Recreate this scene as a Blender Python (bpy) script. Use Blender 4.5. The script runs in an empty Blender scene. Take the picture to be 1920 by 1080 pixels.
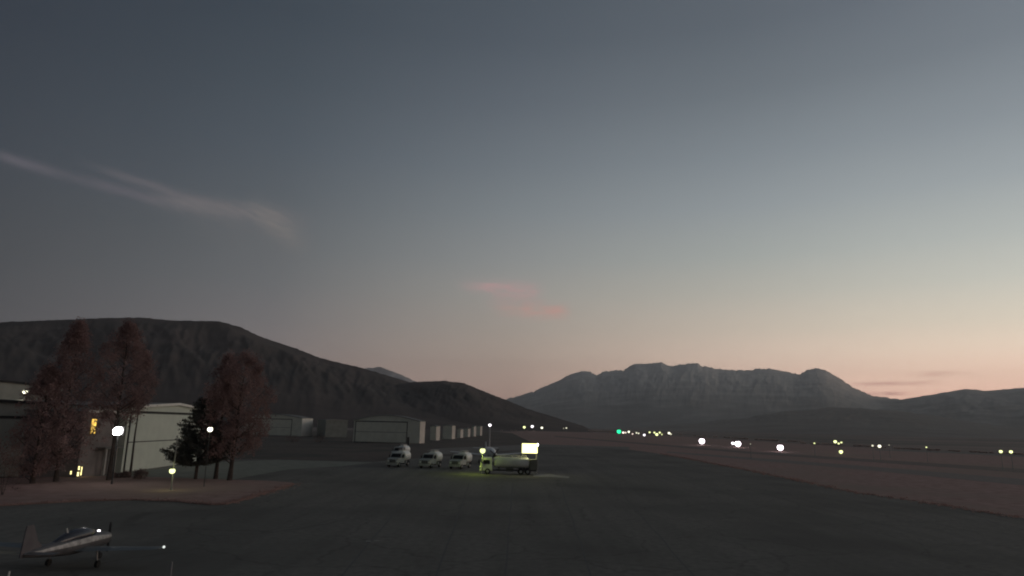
import bpy, math, random
import numpy as np
from mathutils import Vector, Matrix, noise

random.seed(7)
RNG = np.random.default_rng(11)
sc = bpy.context.scene
C = sc.collection
R = math.radians

# ------------------------------------------------------------------ camera
H = 8.0                       # the camera stands on a roof, 8 m above the apron
F = 1250.0                    # focal length in pixels of a 1920 wide frame
PITCH = math.atan((798 - 540) / F)
ROLL = R(1.2)
fwd = Vector((0, math.cos(PITCH), math.sin(PITCH)))
r0 = Vector((1, 0, 0)); u0 = Vector((0, -math.sin(PITCH), math.cos(PITCH)))
right = r0 * math.cos(ROLL) + u0 * math.sin(ROLL)
up = -r0 * math.sin(ROLL) + u0 * math.cos(ROLL)
cam = bpy.data.cameras.new('camera')
cam.sensor_width = 36; cam.lens = 36 * F / 1920
cam.clip_start = 0.1; cam.clip_end = 60000
camo = bpy.data.objects.new('camera', cam); C.objects.link(camo)
camo.matrix_world = Matrix(((right.x, up.x, -fwd.x, 0), (right.y, up.y, -fwd.y, 0), (right.z, up.z, -fwd.z, H), (0, 0, 0, 1)))
sc.camera = camo
sc.view_settings.view_transform = 'Standard'
sc.view_settings.look = 'None'
sc.view_settings.exposure = 0.0
sc.view_settings.gamma = 1.0
sc.view_settings.use_curve_mapping = False
sc.render.engine = 'CYCLES'
sc.cycles.use_denoising = True
sc.cycles.filter_width = 2.0
sc.cycles.max_bounces = 6
sc.cycles.diffuse_bounces = 4
sc.cycles.transparent_max_bounces = 8
sc.cycles.volume_bounces = 1
sc.cycles.sample_clamp_indirect = 2.0


def ray(px, py):
    return (fwd + right * ((px - 960) / F) + up * ((540 - py) / F)).normalized()


def azel(px, py):
    d = ray(px, py)
    return math.degrees(math.atan2(d.x, d.y)), math.degrees(math.asin(d.z))


def gp(px, py, z=0.0):
    """point of the ground that the photograph shows at a pixel"""
    d = ray(px, py)
    t = (z - H) / d.z
    return Vector((d.x * t, d.y * t, z))


def hp(px, py, y):
    """point on the pixel's ray at ground distance y"""
    d = ray(px, py)
    t = y / d.y
    return Vector((d.x * t, y, H + d.z * t))


def unproj_px(az, el):
    a = R(az); e = R(el)
    d = Vector((math.sin(a) * math.cos(e), math.cos(a) * math.cos(e), math.sin(e)))
    w = d.dot(fwd)
    return 960 + F * d.dot(right) / w, 540 - F * d.dot(up) / w


def lin(c):
    return tuple((v / 255 / 12.92) if v / 255 <= 0.04045 else ((v / 255 + 0.055) / 1.055) ** 2.4 for v in c)


# ------------------------------------------------------------------ sky
SKYX = [10, 500, 960, 1440, 1900]
SKY = [  # column: (y, sRGB)
    [(0, (54, 61, 70)), (150, (60, 67, 75)), (300, (67, 73, 80)), (450, (74, 78, 82)), (600, (83, 85, 88)), (760, (94, 92, 93))],
    [(0, (62, 71, 80)), (150, (71, 80, 88)), (300, (81, 89, 97)), (420, (92, 97, 101)), (520, (101, 104, 107)), (620, (113, 111, 112)), (760, (128, 115, 111))],
    [(0, (75, 84, 93)), (150, (88, 96, 105)), (300, (107, 115, 122)), (450, (129, 135, 138)), (560, (148, 146, 141)), (650, (156, 145, 136)), (780, (147, 124, 116))],
    [(0, (91, 99, 108)), (150, (106, 114, 121)), (300, (130, 138, 144)), (400, (147, 154, 157)), (500, (164, 168, 163)), (600, (188, 180, 167)), (690, (206, 183, 167)), (800, (212, 166, 150))],
    [(0, (113, 121, 130)), (150, (128, 136, 143)), (300, (152, 160, 165)), (400, (172, 178, 177)), (500, (193, 195, 187)), (600, (215, 205, 188)), (680, (234, 208, 187)), (730, (243, 201, 181)), (820, (238, 184, 163))],
]


def sky_at(px, py):
    cols = []
    for col in SKY:
        ys = [c[0] for c in col]
        cols.append([np.interp(py, ys, [lin(c[1])[k] for c in col]) for k in range(3)])
    px = min(max(px, -300), 2200)
    if px <= SKYX[0]: i = 0
    elif px >= SKYX[-1]: i = 3
    else: i = max(k for k in range(4) if SKYX[k] <= px)
    f = (px - SKYX[i]) / (SKYX[i + 1] - SKYX[i])
    return [max(0.02, cols[i][k] * (1 - f) + cols[i + 1][k] * f) for k in range(3)]


SUN_AZ = 66.0
HAZE = 4.8e-5
HAZE_TOP = 1450.0
AIR = (0.105, 0.105, 0.103)


def beyond_haze(c, e):
    """brightness of the clear sky beyond the thin haze that leaves colour c at elevation e"""
    path = min(16500.0, HAZE_TOP / max(math.sin(R(e)), 1e-3)); T = math.exp(-HAZE * path)
    return [max(0.01, (v - (1 - T) * a) / T) for v, a in zip(c, AIR)]


world = bpy.data.worlds.new('World'); sc.world = world; world.use_nodes = True
nt = world.node_tree; nt.nodes.clear()


class X:
    """tiny expression wrapper for math nodes"""
    def __init__(s, v): s.v = v

    def _m(s, op, *a, clamp=False):
        n = nt.nodes.new('ShaderNodeMath'); n.operation = op; n.use_clamp = clamp
        for i, q in enumerate((s,) + a):
            q = q.v if isinstance(q, X) else q
            if isinstance(q, (int, float)): n.inputs[i].default_value = q
            else: nt.links.new(q, n.inputs[i])
        return X(n.outputs[0])
    def __add__(s, o): return s._m('ADD', o)
    def __sub__(s, o): return s._m('SUBTRACT', o)
    def __mul__(s, o): return s._m('MULTIPLY', o)
    def __truediv__(s, o): return s._m('DIVIDE', o)
    def exp(s): return s._m('EXPONENT')
    def abs(s): return s._m('ABSOLUTE')
    def gauss(s, w):
        q = s / w
        return (q * q * -1.0).exp()
    def mapr(s, a, b, c=0.0, d=1.0, smooth=False):
        n = nt.nodes.new('ShaderNodeMapRange'); n.clamp = True
        n.interpolation_type = 'SMOOTHSTEP' if smooth else 'LINEAR'
        nt.links.new(s.v, n.inputs[0])
        for i, q in enumerate((a, b, c, d)): n.inputs[i + 1].default_value = q
        return X(n.outputs[0])


tcn = nt.nodes.new('ShaderNodeTexCoord'); sep = nt.nodes.new('ShaderNodeSeparateXYZ')
nt.links.new(tcn.outputs['Generated'], sep.inputs[0])
sx, sy, sz = (X(sep.outputs[i]) for i in range(3))
EL = sz._m('ARCSINE') * (180 / math.pi)
AZ = sx._m('ARCTAN2', sy) * (180 / math.pi)
DEL = (AZ - SUN_AZ)._m('WRAP', 180.0, -180.0).abs()
E0, E1 = -6.0, 60.0
eln = EL.mapr(E0, E1)
stops = [-5, 0, 2, 4, 6, 8, 11, 14, 18, 22, 27, 32, 38, 46]
dels = [0, 26, 36, 46, 56, 66, 76, 86, 96, 106]
prev = None
for i, d in enumerate(dels):
    n = nt.nodes.new('ShaderNodeValToRGB'); cr = n.color_ramp; cr.interpolation = 'LINEAR'
    az = max(min(SUN_AZ - d, 37), -38)
    els = stops + [59]
    for k, e in enumerate(els):
        ee = min(max(e, 1.2), 36)
        # columns of the sky beyond the frame go on as the nearest column in view
        c = sky_at(*unproj_px(az, ee))
        if e > 36:
            q = 1 - 0.35 * (e - 36) / 24
            c = [v * q for v in c]
        if d == 0: c = [c[0] * 1.25, c[1] * 1.2, c[2] * 1.15]
        c = beyond_haze(c, max(e, 0.5))
        p = (e - E0) / (E1 - E0)
        el = cr.elements[k] if k < 2 else cr.elements.new(p)
        el.position = p
        el.color = (*c, 1)
    nt.links.new(eln.v, n.inputs[0])
    if prev is None:
        prev = n.outputs[0]
    else:
        m = nt.nodes.new('ShaderNodeMix'); m.data_type = 'RGBA'
        nt.links.new(DEL.mapr(dels[i - 1], d).v, m.inputs[0])
        nt.links.new(prev, m.inputs[6]); nt.links.new(n.outputs[0], m.inputs[7])
        prev = m.outputs[2]


def add_cloud(mask, col):
    """thin cloud lit by the afterglow: adds its own colour over the sky"""
    global prev
    m = nt.nodes.new('ShaderNodeMix'); m.data_type = 'RGBA'; m.blend_type = 'MIX'
    nt.links.new(mask.v, m.inputs[0]); nt.links.new(prev, m.inputs[6])
    m.inputs[7].default_value = (*lin(col), 1)
    prev = m.outputs[2]


def sky_noise(scale, sxx=1.0, syy=1.0, detail=4, rot=0.0):
    mp = nt.nodes.new('ShaderNodeCombineXYZ')
    c, s = math.cos(rot), math.sin(rot)
    a = (AZ * c + EL * s) * sxx; b = (EL * c - AZ * s) * syy
    nt.links.new(a.v, mp.inputs[0]); nt.links.new(b.v, mp.inputs[1])
    n = nt.nodes.new('ShaderNodeTexNoise'); n.inputs['Scale'].default_value = scale; n.inputs['Detail'].default_value = detail
    nt.links.new(mp.outputs[0], n.inputs['Vector'])
    return X(n.outputs[0])


def streak(p, q, w0, w1, bend=0.0):
    """soft streak between two sky directions: mask"""
    (a0, e0), (a1, e1) = azel(*p), azel(*q)
    L = math.hypot(a1 - a0, e1 - e0); ux, uy = (a1 - a0) / L, (e1 - e0) / L
    dx, dy = AZ - a0, EL - e0
    u = (dx * ux + dy * uy) / L
    v = dy * ux - dx * uy
    if bend: v = v - (u * (u * -1.0 + 1.0)) * bend
    w = u.mapr(0, 1, w0, w1)
    vv = v / w
    g = (vv * vv * -1.0).exp()
    return g, u


wisp = sky_noise(0.55, 0.5, 2.4, 5, R(-17))
fine = sky_noise(1.6, 0.5, 2.0, 4, R(-17))
def wav(x, lo=0.3, hi=0.75): return x.mapr(lo, hi, 0.25, 1.0)
g, u = streak((-160, 245), (335, 384), 0.36, 0.36, 0.0)
add_cloud(g * u.mapr(-0.3, 0.3) * u.mapr(1.15, 0.85, smooth=True) * wav(wisp) * 0.95, (100, 98, 107))
g, u = streak((120, 292), (410, 388), 0.26, 0.42, 0.06)
add_cloud(g * u.mapr(0.0, 0.5, smooth=True) * u.mapr(1.3, 0.8, smooth=True) * wav(wisp) * 0.95, (104, 102, 108))
g, u = streak((290, 374), (545, 410), 0.6, 0.75, 0.25)
add_cloud(g * u.mapr(-0.2, 0.3, smooth=True) * u.mapr(1.25, 0.75, smooth=True) * wav(fine) * 0.9, (120, 116, 118))
g, u = streak((470, 384), (585, 472), 0.8, 1.0)
add_cloud(g * u.mapr(-0.2, 0.4, smooth=True) * u.mapr(1.1, 0.5, smooth=True) * wav(fine) * 0.85, (128, 123, 121))
g, u = streak((300, 380), (560, 470), 1.2, 1.8)
add_cloud(g * u.mapr(0, 0.5, smooth=True) * u.mapr(1.2, 0.6, smooth=True) * wav(wisp) * 0.3, (112, 110, 111))
pn = sky_noise(0.9, 0.7, 3.5, 5)
def wp(x): return x.mapr(0.32, 0.62, 0.1, 1.0)
g, u = streak((860, 534), (1015, 548), 0.45, 0.62, 0.1)
add_cloud(g * u.mapr(-0.1, 0.5, smooth=True) * u.mapr(1.1, 0.8, smooth=True) * wp(pn) * .9, (200, 160, 160))
g, u = streak((900, 562), (1025, 566), 0.55, 0.6)
add_cloud(g * u.mapr(0, 0.3, smooth=True) * u.mapr(1.1, 0.7, smooth=True) * wp(pn) * .5, (186, 157, 154))
g, u = streak((905, 580), (1070, 585), 0.42, 0.58)
add_cloud(g * u.mapr(0, 0.6, smooth=True) * u.mapr(1.05, 0.85, smooth=True) * wp(pn) * .9, (208, 160, 150))
for p, q, w, col, a in (((1560, 722), (1800, 716), 0.16, (214, 163, 152), 0.6), ((1580, 738), (1740, 738), 0.14, (204, 150, 144), 0.7),
                        ((1680, 704), (1850, 698), 0.18, (226, 180, 164), 0.5)):
    g, u = streak(p, q, w, w)
    add_cloud(g * u.mapr(0, 0.4, smooth=True) * u.mapr(1.0, 0.6, smooth=True) * wp(pn) * a, col)
bg = nt.nodes.new('ShaderNodeBackground'); out = nt.nodes.new('ShaderNodeOutputWorld')
nt.links.new(prev, bg.inputs[0]); bg.inputs[1].default_value = 1.0
nt.links.new(bg.outputs[0], out.inputs[0])

# the afterglow of the set sun, low on the right and very soft
sun = bpy.data.lights.new('sun', 'SUN'); sun.energy = 0.22; sun.angle = R(25); sun.color = (1.0, 0.8, 0.68)
suno = bpy.data.objects.new('sun', sun); C.objects.link(suno)
sd = Vector((math.sin(R(SUN_AZ)) * math.cos(R(9)), math.cos(R(SUN_AZ)) * math.cos(R(9)), math.sin(R(9))))
suno.rotation_euler = sd.to_track_quat('Z', 'Y').to_euler()

# ------------------------------------------------------------------ materials
MATS = {}


def mat(name, c1, c2=None, scale=1.0, rough=0.8, bump=0.0, metal=0.0, stretch=(1, 1, 1), detail=5, lo=0.35, hi=0.65,
        c3=None, scale3=0.05, spec=0.3, wave=None, transl=0):
    if name in MATS: return MATS[name]
    m = bpy.data.materials.new(name); m.use_nodes = True; t = m.node_tree; b = t.nodes['Principled BSDF']
    b.inputs['Roughness'].default_value = rough; b.inputs['Metallic'].default_value = metal
    b.inputs['Specular IOR Level'].default_value = spec
    tc = t.nodes.new('ShaderNodeTexCoord'); mp = t.nodes.new('ShaderNodeMapping'); mp.inputs['Scale'].default_value = stretch
    t.links.new(tc.outputs['Object'], mp.inputs[0])
    n = t.nodes.new('ShaderNodeTexNoise'); n.inputs['Scale'].default_value = scale; n.inputs['Detail'].default_value = detail
    t.links.new(mp.outputs[0], n.inputs['Vector'])
    cr = t.nodes.new('ShaderNodeValToRGB'); cr.color_ramp.elements[0].position = lo; cr.color_ramp.elements[1].position = hi
    cr.color_ramp.elements[0].color = (*c1, 1); cr.color_ramp.elements[1].color = (*(c2 or c1), 1)
    t.links.new(n.outputs[0], cr.inputs[0]); colr = cr.outputs[0]
    if c3:
        n3 = t.nodes.new('ShaderNodeTexNoise'); n3.inputs['Scale'].default_value = scale3; n3.inputs['Detail'].default_value = 6
        t.links.new(mp.outputs[0], n3.inputs['Vector'])
        mr = t.nodes.new('ShaderNodeMapRange'); mr.inputs[1].default_value = 0.45; mr.inputs[2].default_value = 0.65
        t.links.new(n3.outputs[0], mr.inputs[0])
        mx = t.nodes.new('ShaderNodeMix'); mx.data_type = 'RGBA'
        t.links.new(mr.outputs[0], mx.inputs[0]); t.links.new(colr, mx.inputs[6]); mx.inputs[7].default_value = (*c3, 1)
        colr = mx.outputs[2]
    t.links.new(colr, b.inputs['Base Color'])
    if bump:
        bp = t.nodes.new('ShaderNodeBump'); bp.inputs['Strength'].default_value = 0.6; bp.inputs['Distance'].default_value = bump
        t.links.new(n.outputs[0], bp.inputs['Height']); t.links.new(bp.outputs[0], b.inputs['Normal'])
    if wave:
        wv = t.nodes.new('ShaderNodeTexWave'); wv.inputs['Scale'].default_value = wave
        wv.bands_direction = 'X'; t.links.new(tc.outputs['Object'], wv.inputs['Vector'])
        bp = t.nodes.new('ShaderNodeBump'); bp.inputs['Strength'].default_value = 0.5; bp.inputs['Distance'].default_value = 0.03
        t.links.new(wv.outputs[1], bp.inputs['Height']); t.links.new(bp.outputs[0], b.inputs['Normal'])
    if transl:
        tr = t.nodes.new('ShaderNodeBsdfTranslucent'); ms = t.nodes.new('ShaderNodeMixShader'); ms.inputs[0].default_value = transl
        t.links.new(colr, tr.inputs[0]); t.links.new(b.outputs[0], ms.inputs[1]); t.links.new(tr.outputs[0], ms.inputs[2])
        t.links.new(ms.outputs[0], t.nodes['Material Output'].inputs['Surface'])
    MATS[name] = m
    return m


def glow(name, col, s):
    if name in MATS: return MATS[name]
    m = bpy.data.materials.new(name); m.use_nodes = True; t = m.node_tree; t.nodes.clear()
    e = t.nodes.new('ShaderNodeEmission'); o = t.nodes.new('ShaderNodeOutputMaterial')
    e.inputs[0].default_value = (*col, 1); e.inputs[1].default_value = s
    t.links.new(e.outputs[0], o.inputs[0]); MATS[name] = m
    return m


def palermat(name, *a, **k):
    """rock whose colour grows paler with height above the valley"""
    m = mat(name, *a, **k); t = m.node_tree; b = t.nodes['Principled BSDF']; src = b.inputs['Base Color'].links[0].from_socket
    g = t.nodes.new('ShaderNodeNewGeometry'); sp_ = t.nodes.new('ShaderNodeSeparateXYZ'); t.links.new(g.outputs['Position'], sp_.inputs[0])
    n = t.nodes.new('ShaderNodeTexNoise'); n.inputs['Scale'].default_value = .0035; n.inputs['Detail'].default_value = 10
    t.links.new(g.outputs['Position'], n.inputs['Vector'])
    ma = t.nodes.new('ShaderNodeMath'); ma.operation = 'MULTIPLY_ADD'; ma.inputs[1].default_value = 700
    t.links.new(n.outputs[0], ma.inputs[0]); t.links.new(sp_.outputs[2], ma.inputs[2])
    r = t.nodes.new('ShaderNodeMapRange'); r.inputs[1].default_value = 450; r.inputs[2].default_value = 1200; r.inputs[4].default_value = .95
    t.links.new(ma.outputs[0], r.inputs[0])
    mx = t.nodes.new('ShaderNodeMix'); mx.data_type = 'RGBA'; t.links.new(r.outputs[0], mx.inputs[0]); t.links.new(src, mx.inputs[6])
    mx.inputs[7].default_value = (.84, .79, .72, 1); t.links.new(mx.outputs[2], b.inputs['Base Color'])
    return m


GRASS = mat('dry_grass', (0.26, 0.155, 0.133), (0.395, 0.25, 0.217), 0.6, 1.0, 0.15, c3=(0.28, 0.20, 0.165), scale3=0.03)
LAWN = mat('dark_lawn', (0.085, 0.07, 0.058), (0.13, 0.105, 0.088), 0.5, 1.0, 0.15, c3=(0.06, 0.06, 0.05), scale3=0.04)
VALLEY = mat('valley_grass', (0.17, 0.135, 0.12), (0.25, 0.20, 0.175), 0.02, 1.0, 0.0, c3=(0.10, 0.10, 0.09), scale3=0.004)
ASPH = mat('asphalt', (0.152, 0.144, 0.126), (0.200, 0.189, 0.166), 2.0, 0.95, 0.01, c3=(0.128, 0.122, 0.108), scale3=0.06, spec=0.15)


def crackle(m):
    """sealed cracks and long tyre-worn streaks in the asphalt"""
    t = m.node_tree; b = t.nodes['Principled BSDF']; src = b.inputs['Base Color'].links[0].from_socket
    tc = t.nodes.new('ShaderNodeTexCoord')
    nz = t.nodes.new('ShaderNodeTexNoise'); nz.inputs['Scale'].default_value = .35; nz.inputs['Detail'].default_value = 4
    t.links.new(tc.outputs['Object'], nz.inputs['Vector'])
    ad = t.nodes.new('ShaderNodeVectorMath'); ad.operation = 'MULTIPLY_ADD'; ad.inputs[1].default_value = (3, 3, 0)
    t.links.new(nz.outputs['Color'], ad.inputs[0]); t.links.new(tc.outputs['Object'], ad.inputs[2])
    v = t.nodes.new('ShaderNodeTexVoronoi'); v.feature = 'DISTANCE_TO_EDGE'; v.inputs['Scale'].default_value = .11
    t.links.new(ad.outputs[0], v.inputs['Vector'])
    r = t.nodes.new('ShaderNodeMapRange'); r.inputs[1].default_value = .006; r.inputs[2].default_value = .014; r.inputs[3].default_value = .82; r.inputs[4].default_value = 1
    t.links.new(v.outputs['Distance'], r.inputs[0])
    mp = t.nodes.new('ShaderNodeMapping'); mp.inputs['Scale'].default_value = (.55, .02, 1); mp.inputs['Rotation'].default_value = (0, 0, .06)
    t.links.new(tc.outputs['Object'], mp.inputs[0])
    n = t.nodes.new('ShaderNodeTexNoise'); n.inputs['Scale'].default_value = 1.0; n.inputs['Detail'].default_value = 5
    t.links.new(mp.outputs[0], n.inputs['Vector'])
    r2 = t.nodes.new('ShaderNodeMapRange'); r2.inputs[1].default_value = .35; r2.inputs[2].default_value = .65; r2.inputs[3].default_value = .91; r2.inputs[4].default_value = 1.06
    t.links.new(n.outputs[0], r2.inputs[0])
    mu = t.nodes.new('ShaderNodeMath'); mu.operation = 'MULTIPLY'; t.links.new(r.outputs[0], mu.inputs[0]); t.links.new(r2.outputs[0], mu.inputs[1])
    vm = t.nodes.new('ShaderNodeVectorMath'); vm.operation = 'SCALE'; t.links.new(src, vm.inputs[0]); t.links.new(mu.outputs[0], vm.inputs['Scale'])
    t.links.new(vm.outputs[0], b.inputs['Base Color'])


crackle(ASPH)
ASPH2 = mat('worn_asphalt', (0.17, 0.16, 0.145), (0.22, 0.205, 0.185), 1.0, 0.95, 0.01, spec=0.15)
CONC = mat('concrete', (0.24, 0.235, 0.21), (0.32, 0.31, 0.28), 1.2, 0.9, 0.01)
HILL = mat('hill_scrub', (0.072, 0.058, 0.052), (0.104, 0.084, 0.077), 0.012, 1.0, 0, detail=9, c3=(0.055, 0.048, 0.044), scale3=0.004)
MOUNT = palermat('mountain_rock', (0.29, 0.275, 0.25), (0.34, 0.325, 0.295), 0.0016, 1.0, 0, detail=9, c3=(0.29, 0.275, 0.25), scale3=0.0005)
MIDH = palermat('foothill', (0.24, 0.225, 0.20), (0.34, 0.32, 0.29), 0.003, 1.0, 0, detail=9)
WHITEW = mat('white_metal_siding', (0.56, 0.60, 0.52), (0.62, 0.66, 0.57), 0.5, 0.6, wave=1.3)
TRIM = mat('white_trim', (0.72, 0.70, 0.64), (0.8, 0.78, 0.72), 1.0, 0.6)
BEIGE = mat('beige_metal_siding', (0.66, 0.60, 0.53), (0.74, 0.68, 0.60), 0.4, 0.7, wave=1.3)
GREENW = mat('green_grey_siding', (0.62, 0.63, 0.52), (0.70, 0.71, 0.59), 0.4, 0.7, wave=1.3)
DARKW = mat('dark_siding', (0.27, 0.28, 0.245), (0.33, 0.34, 0.30), 0.4, 0.7, wave=1.3)
ROOF = mat('metal_roof', (0.14, 0.14, 0.13), (0.19, 0.18, 0.175), 0.3, 0.6)
SEAM = mat('dark_seam', (0.03, 0.03, 0.03), (0.04, 0.04, 0.04), 1, 0.8)
BARK = mat('bark', (0.05, 0.04, 0.035), (0.09, 0.07, 0.06), 4, 1.0, 0.03)
LEAFR = mat('russet_foliage', (0.23, 0.15, 0.138), (0.40, 0.27, 0.25), 0.5, 0.9, lo=0.3, hi=0.7, transl=0.45)
LEAFD = mat('dark_needles', (0.07, 0.075, 0.065), (0.13, 0.13, 0.115), 0.8, 0.9, transl=0.3)
LEAFB = mat('shrub_foliage', (0.17, 0.125, 0.11), (0.27, 0.20, 0.175), 0.9, 0.9, transl=0.3)
STEEL = mat('galvanised_steel', (0.30, 0.31, 0.30), (0.38, 0.38, 0.37), 3, 0.5, metal=0.4)
DARKM = mat('dark_metal', (0.04, 0.04, 0.04), (0.06, 0.06, 0.06), 3, 0.5)
WPAINT = mat('white_truck_paint', (0.72, 0.73, 0.68), (0.82, 0.82, 0.77), 0.8, 0.35, spec=0.5)
TPAINT = mat('tank_paint', (0.46, 0.48, 0.44), (0.56, 0.58, 0.54), 0.6, 0.4, spec=0.5)
RUBBER = mat('rubber', (0.02, 0.02, 0.02), (0.03, 0.03, 0.03), 5, 0.9)
GLASSD = mat('dark_glass', (0.012, 0.013, 0.015), None, 1, 0.08, spec=0.5)
APAINT = mat('pale_aircraft_paint', (0.08, 0.078, 0.08), (0.12, 0.115, 0.118), 1.5, 0.4, spec=0.4)
APAINT2 = mat('white_aircraft_paint', (0.66, 0.66, 0.64), (0.76, 0.76, 0.73), 1.2, 0.35, spec=0.4)
GOLD = mat('ochre_paint', (0.22, 0.185, 0.12), (0.28, 0.23, 0.15), 1.2, 0.4)
YPAINT = mat('road_paint', (0.30, 0.30, 0.27), (0.4, 0.4, 0.36), 2, 0.8)


# ------------------------------------------------------------------ mesh helpers
class MB:
    def __init__(s): s.v = []; s.f = []

    def add(s, vs, fs):
        o = len(s.v); s.v += [tuple(v) for v in vs]; s.f += [tuple(i + o for i in f) for f in fs]; return s

    def box(s, x0, x1, y0, y1, z0, z1, bev=0.0):
        if bev <= 0:
            vs = [(x, y, z) for z in (z0, z1) for y in (y0, y1) for x in (x0, x1)]
            return s.add(vs, [(0, 2, 3, 1), (4, 5, 7, 6), (0, 1, 5, 4), (2, 6, 7, 3), (0, 4, 6, 2), (1, 3, 7, 5)])
        b = bev; ring = lambda e, z: [(x0 + e, y0 + b, z), (x0 + b, y0 + e, z), (x1 - b, y0 + e, z), (x1 - e, y0 + b, z),
                                      (x1 - e, y1 - b, z), (x1 - b, y1 - e, z), (x0 + b, y1 - e, z), (x0 + e, y1 - b, z)]
        rings = [ring(b * .8, z0), ring(0, z0 + b), ring(0, z1 - b), ring(b * .8, z1)]
        return s.rings(rings)

    def rings(s, rings, cap=True, closed=True):
        n = len(rings[0]); vs = [p for r in rings for p in r]; fs = []
        for i in range(len(rings) - 1):
            for k in range(n if closed else n - 1):
                a = i * n + k; b = i * n + (k + 1) % n
                fs.append((a, b, b + n, a + n))
        if cap:
            fs.append(tuple(range(n - 1, -1, -1))); fs.append(tuple((len(rings) - 1) * n + k for k in range(n)))
        return s.add(vs, fs)

    def tube(s, pts, rads, n=8):
        rings = []
        pts = [Vector(p) for p in pts]
        if isinstance(rads, (int, float)): rads = [rads] * len(pts)
        for i, p in enumerate(pts):
            d = (pts[min(i + 1, len(pts) - 1)] - pts[max(i - 1, 0)]).normalized()
            a = d.orthogonal().normalized() if abs(d.z) < 0.95 else Vector((1, 0, 0)).cross(d).normalized()
            b = d.cross(a)
            rings.append([tuple(p + (a * math.cos(2 * math.pi * k / n) + b * math.sin(2 * math.pi * k / n)) * rads[i]) for k in range(n)])
        return s.rings(rings)

    def loft_y(s, secs, n=14, pw=2.0):
        """sections (y, xc, zc, rx, rz) along y"""
        rings = []
        for (y, xc, zc, rx, rz) in secs:
            r = []
            for k in range(n):
                a = 2 * math.pi * k / n; c, q = math.cos(a), math.sin(a)
                r.append((xc + rx * math.copysign(abs(c) ** (2 / pw), c), y, zc + rz * math.copysign(abs(q) ** (2 / pw), q)))
            rings.append(r)
        return s.rings(rings)

    def sphere(s, c, r, n=10, m=7, sz=1.0):
        rings = []
        for i in range(1, m):
            t = math.pi * i / m
            rings.append([(c[0] + r * math.sin(t) * math.cos(2 * math.pi * k / n), c[1] + r * math.sin(t) * math.sin(2 * math.pi * k / n),
                           c[2] - r * sz * math.cos(t)) for k in range(n)])
        return s.rings(rings)

    def build(s, name, m, parent=None, smooth=False):
        me = bpy.data.meshes.new(name); me.from_pydata(s.v, [], s.f); me.materials.append(m)
        me.validate()
        if smooth:
            me.polygons.foreach_set('use_smooth', [True] * len(me.polygons))
            try: me.set_sharp_from_angle(angle=R(40))
            except Exception: pass
        o = bpy.data.objects.new(name, me); C.objects.link(o)
        if parent: o.parent = parent
        return o


def empty(name, loc, rz=0.0, label=None, cat=None, group=None, scale=1.0):
    o = bpy.data.objects.new(name, None); C.objects.link(o); o.location = loc; o.rotation_euler = (0, 0, rz)
    o.scale = (scale,) * 3
    tag(o, label, cat, group); return o


def tag(o, label=None, cat=None, group=None, kind=None):
    if label: o['label'] = label
    if cat: o['category'] = cat
    if group: o['group'] = group
    if kind: o['kind'] = kind
    return o


def kids(o): return [c for c in KIDS.get(o.name, [])]


KIDS = {}


def copy_tree(o, parent=None):
    c = o.copy(); C.objects.link(c)
    if parent: c.parent = parent
    for ch in [q for q in o.children]: copy_tree(ch, c)
    return c


def sheet(name, pts, z, m, kind='structure'):
    """flat polygon of ground, pts are ground points"""
    mb = MB(); vs = [(p[0], p[1], z) for p in pts]
    a = sum(vs[i][0] * vs[(i + 1) % len(vs)][1] - vs[(i + 1) % len(vs)][0] * vs[i][1] for i in range(len(vs)))
    if a < 0: vs.reverse()
    mb.add(vs, [tuple(range(len(vs)))])
    o = mb.build(name, m)
    if kind: o['kind'] = kind
    return o


# ------------------------------------------------------------------ ground
GZ = 0.0
mb = MB(); mb.add([(-15800, -900, -0.06), (15800, -900, -0.06), (15800, 15800, -0.06), (-15800, 15800, -0.06)], [(0, 1, 2, 3)])
tag(mb.build('ground', VALLEY), kind='structure')
# reddish dry airfield grass between the apron and the far side of the runway
sheet('airfield_grass', [gp(2600, 905), gp(2600, 1300), gp(1700, 1300), gp(1200, 1000), gp(900, 850), gp(880, 812), gp(1000, 808), gp(1100, 810), gp(1250, 817), gp(1500, 832), gp(1700, 844), gp(1920, 856)], -0.03, GRASS)
sheet('lawn', [gp(-300, 900), gp(-300, 840), gp(0, 838), gp(300, 820), gp(520, 810), gp(700, 806), gp(880, 806), gp(960, 812), gp(1010, 836), gp(960, 850), gp(700, 880), gp(300, 900)], -0.018, LAWN)
apron_pts = [(-700, 1500), (2600, 1500), (2600, 1085), (1920, 972), (1800, 953), (1720, 940), (1600, 923), (1500, 902), (1400, 881), (1300, 862), (1240, 851), (1180, 843),
             (1100, 838), (1020, 838), (960, 846), (900, 853), (820, 856), (700, 866), (480, 861), (380, 862), (250, 884), (0, 898), (-700, 930)]
def ragged(pts, amp, step=2.5):
    out = []
    for i in range(len(pts)):
        a, b = pts[i], pts[(i + 1) % len(pts)]; n = int(min(60, max(1, (b - a).length / step))); d = (b - a).normalized(); s_ = Vector((d.y, -d.x, 0))
        for k in range(n):
            p = a.lerp(b, k / n); out.append(p + s_ * amp * noise.fractal(p * .25, .6, 2, 4) * (1 if k else 0))
    return out


sheet('apron', ragged([gp(*p) for p in apron_pts], .9), 0.0, ASPH)
sheet('taxiway', [gp(800, 844), gp(830, 840), gp(1010, 833), gp(1180, 838), gp(1180, 843.5), gp(1020, 840), gp(900, 849), gp(820, 852)], -0.008, ASPH2)
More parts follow.
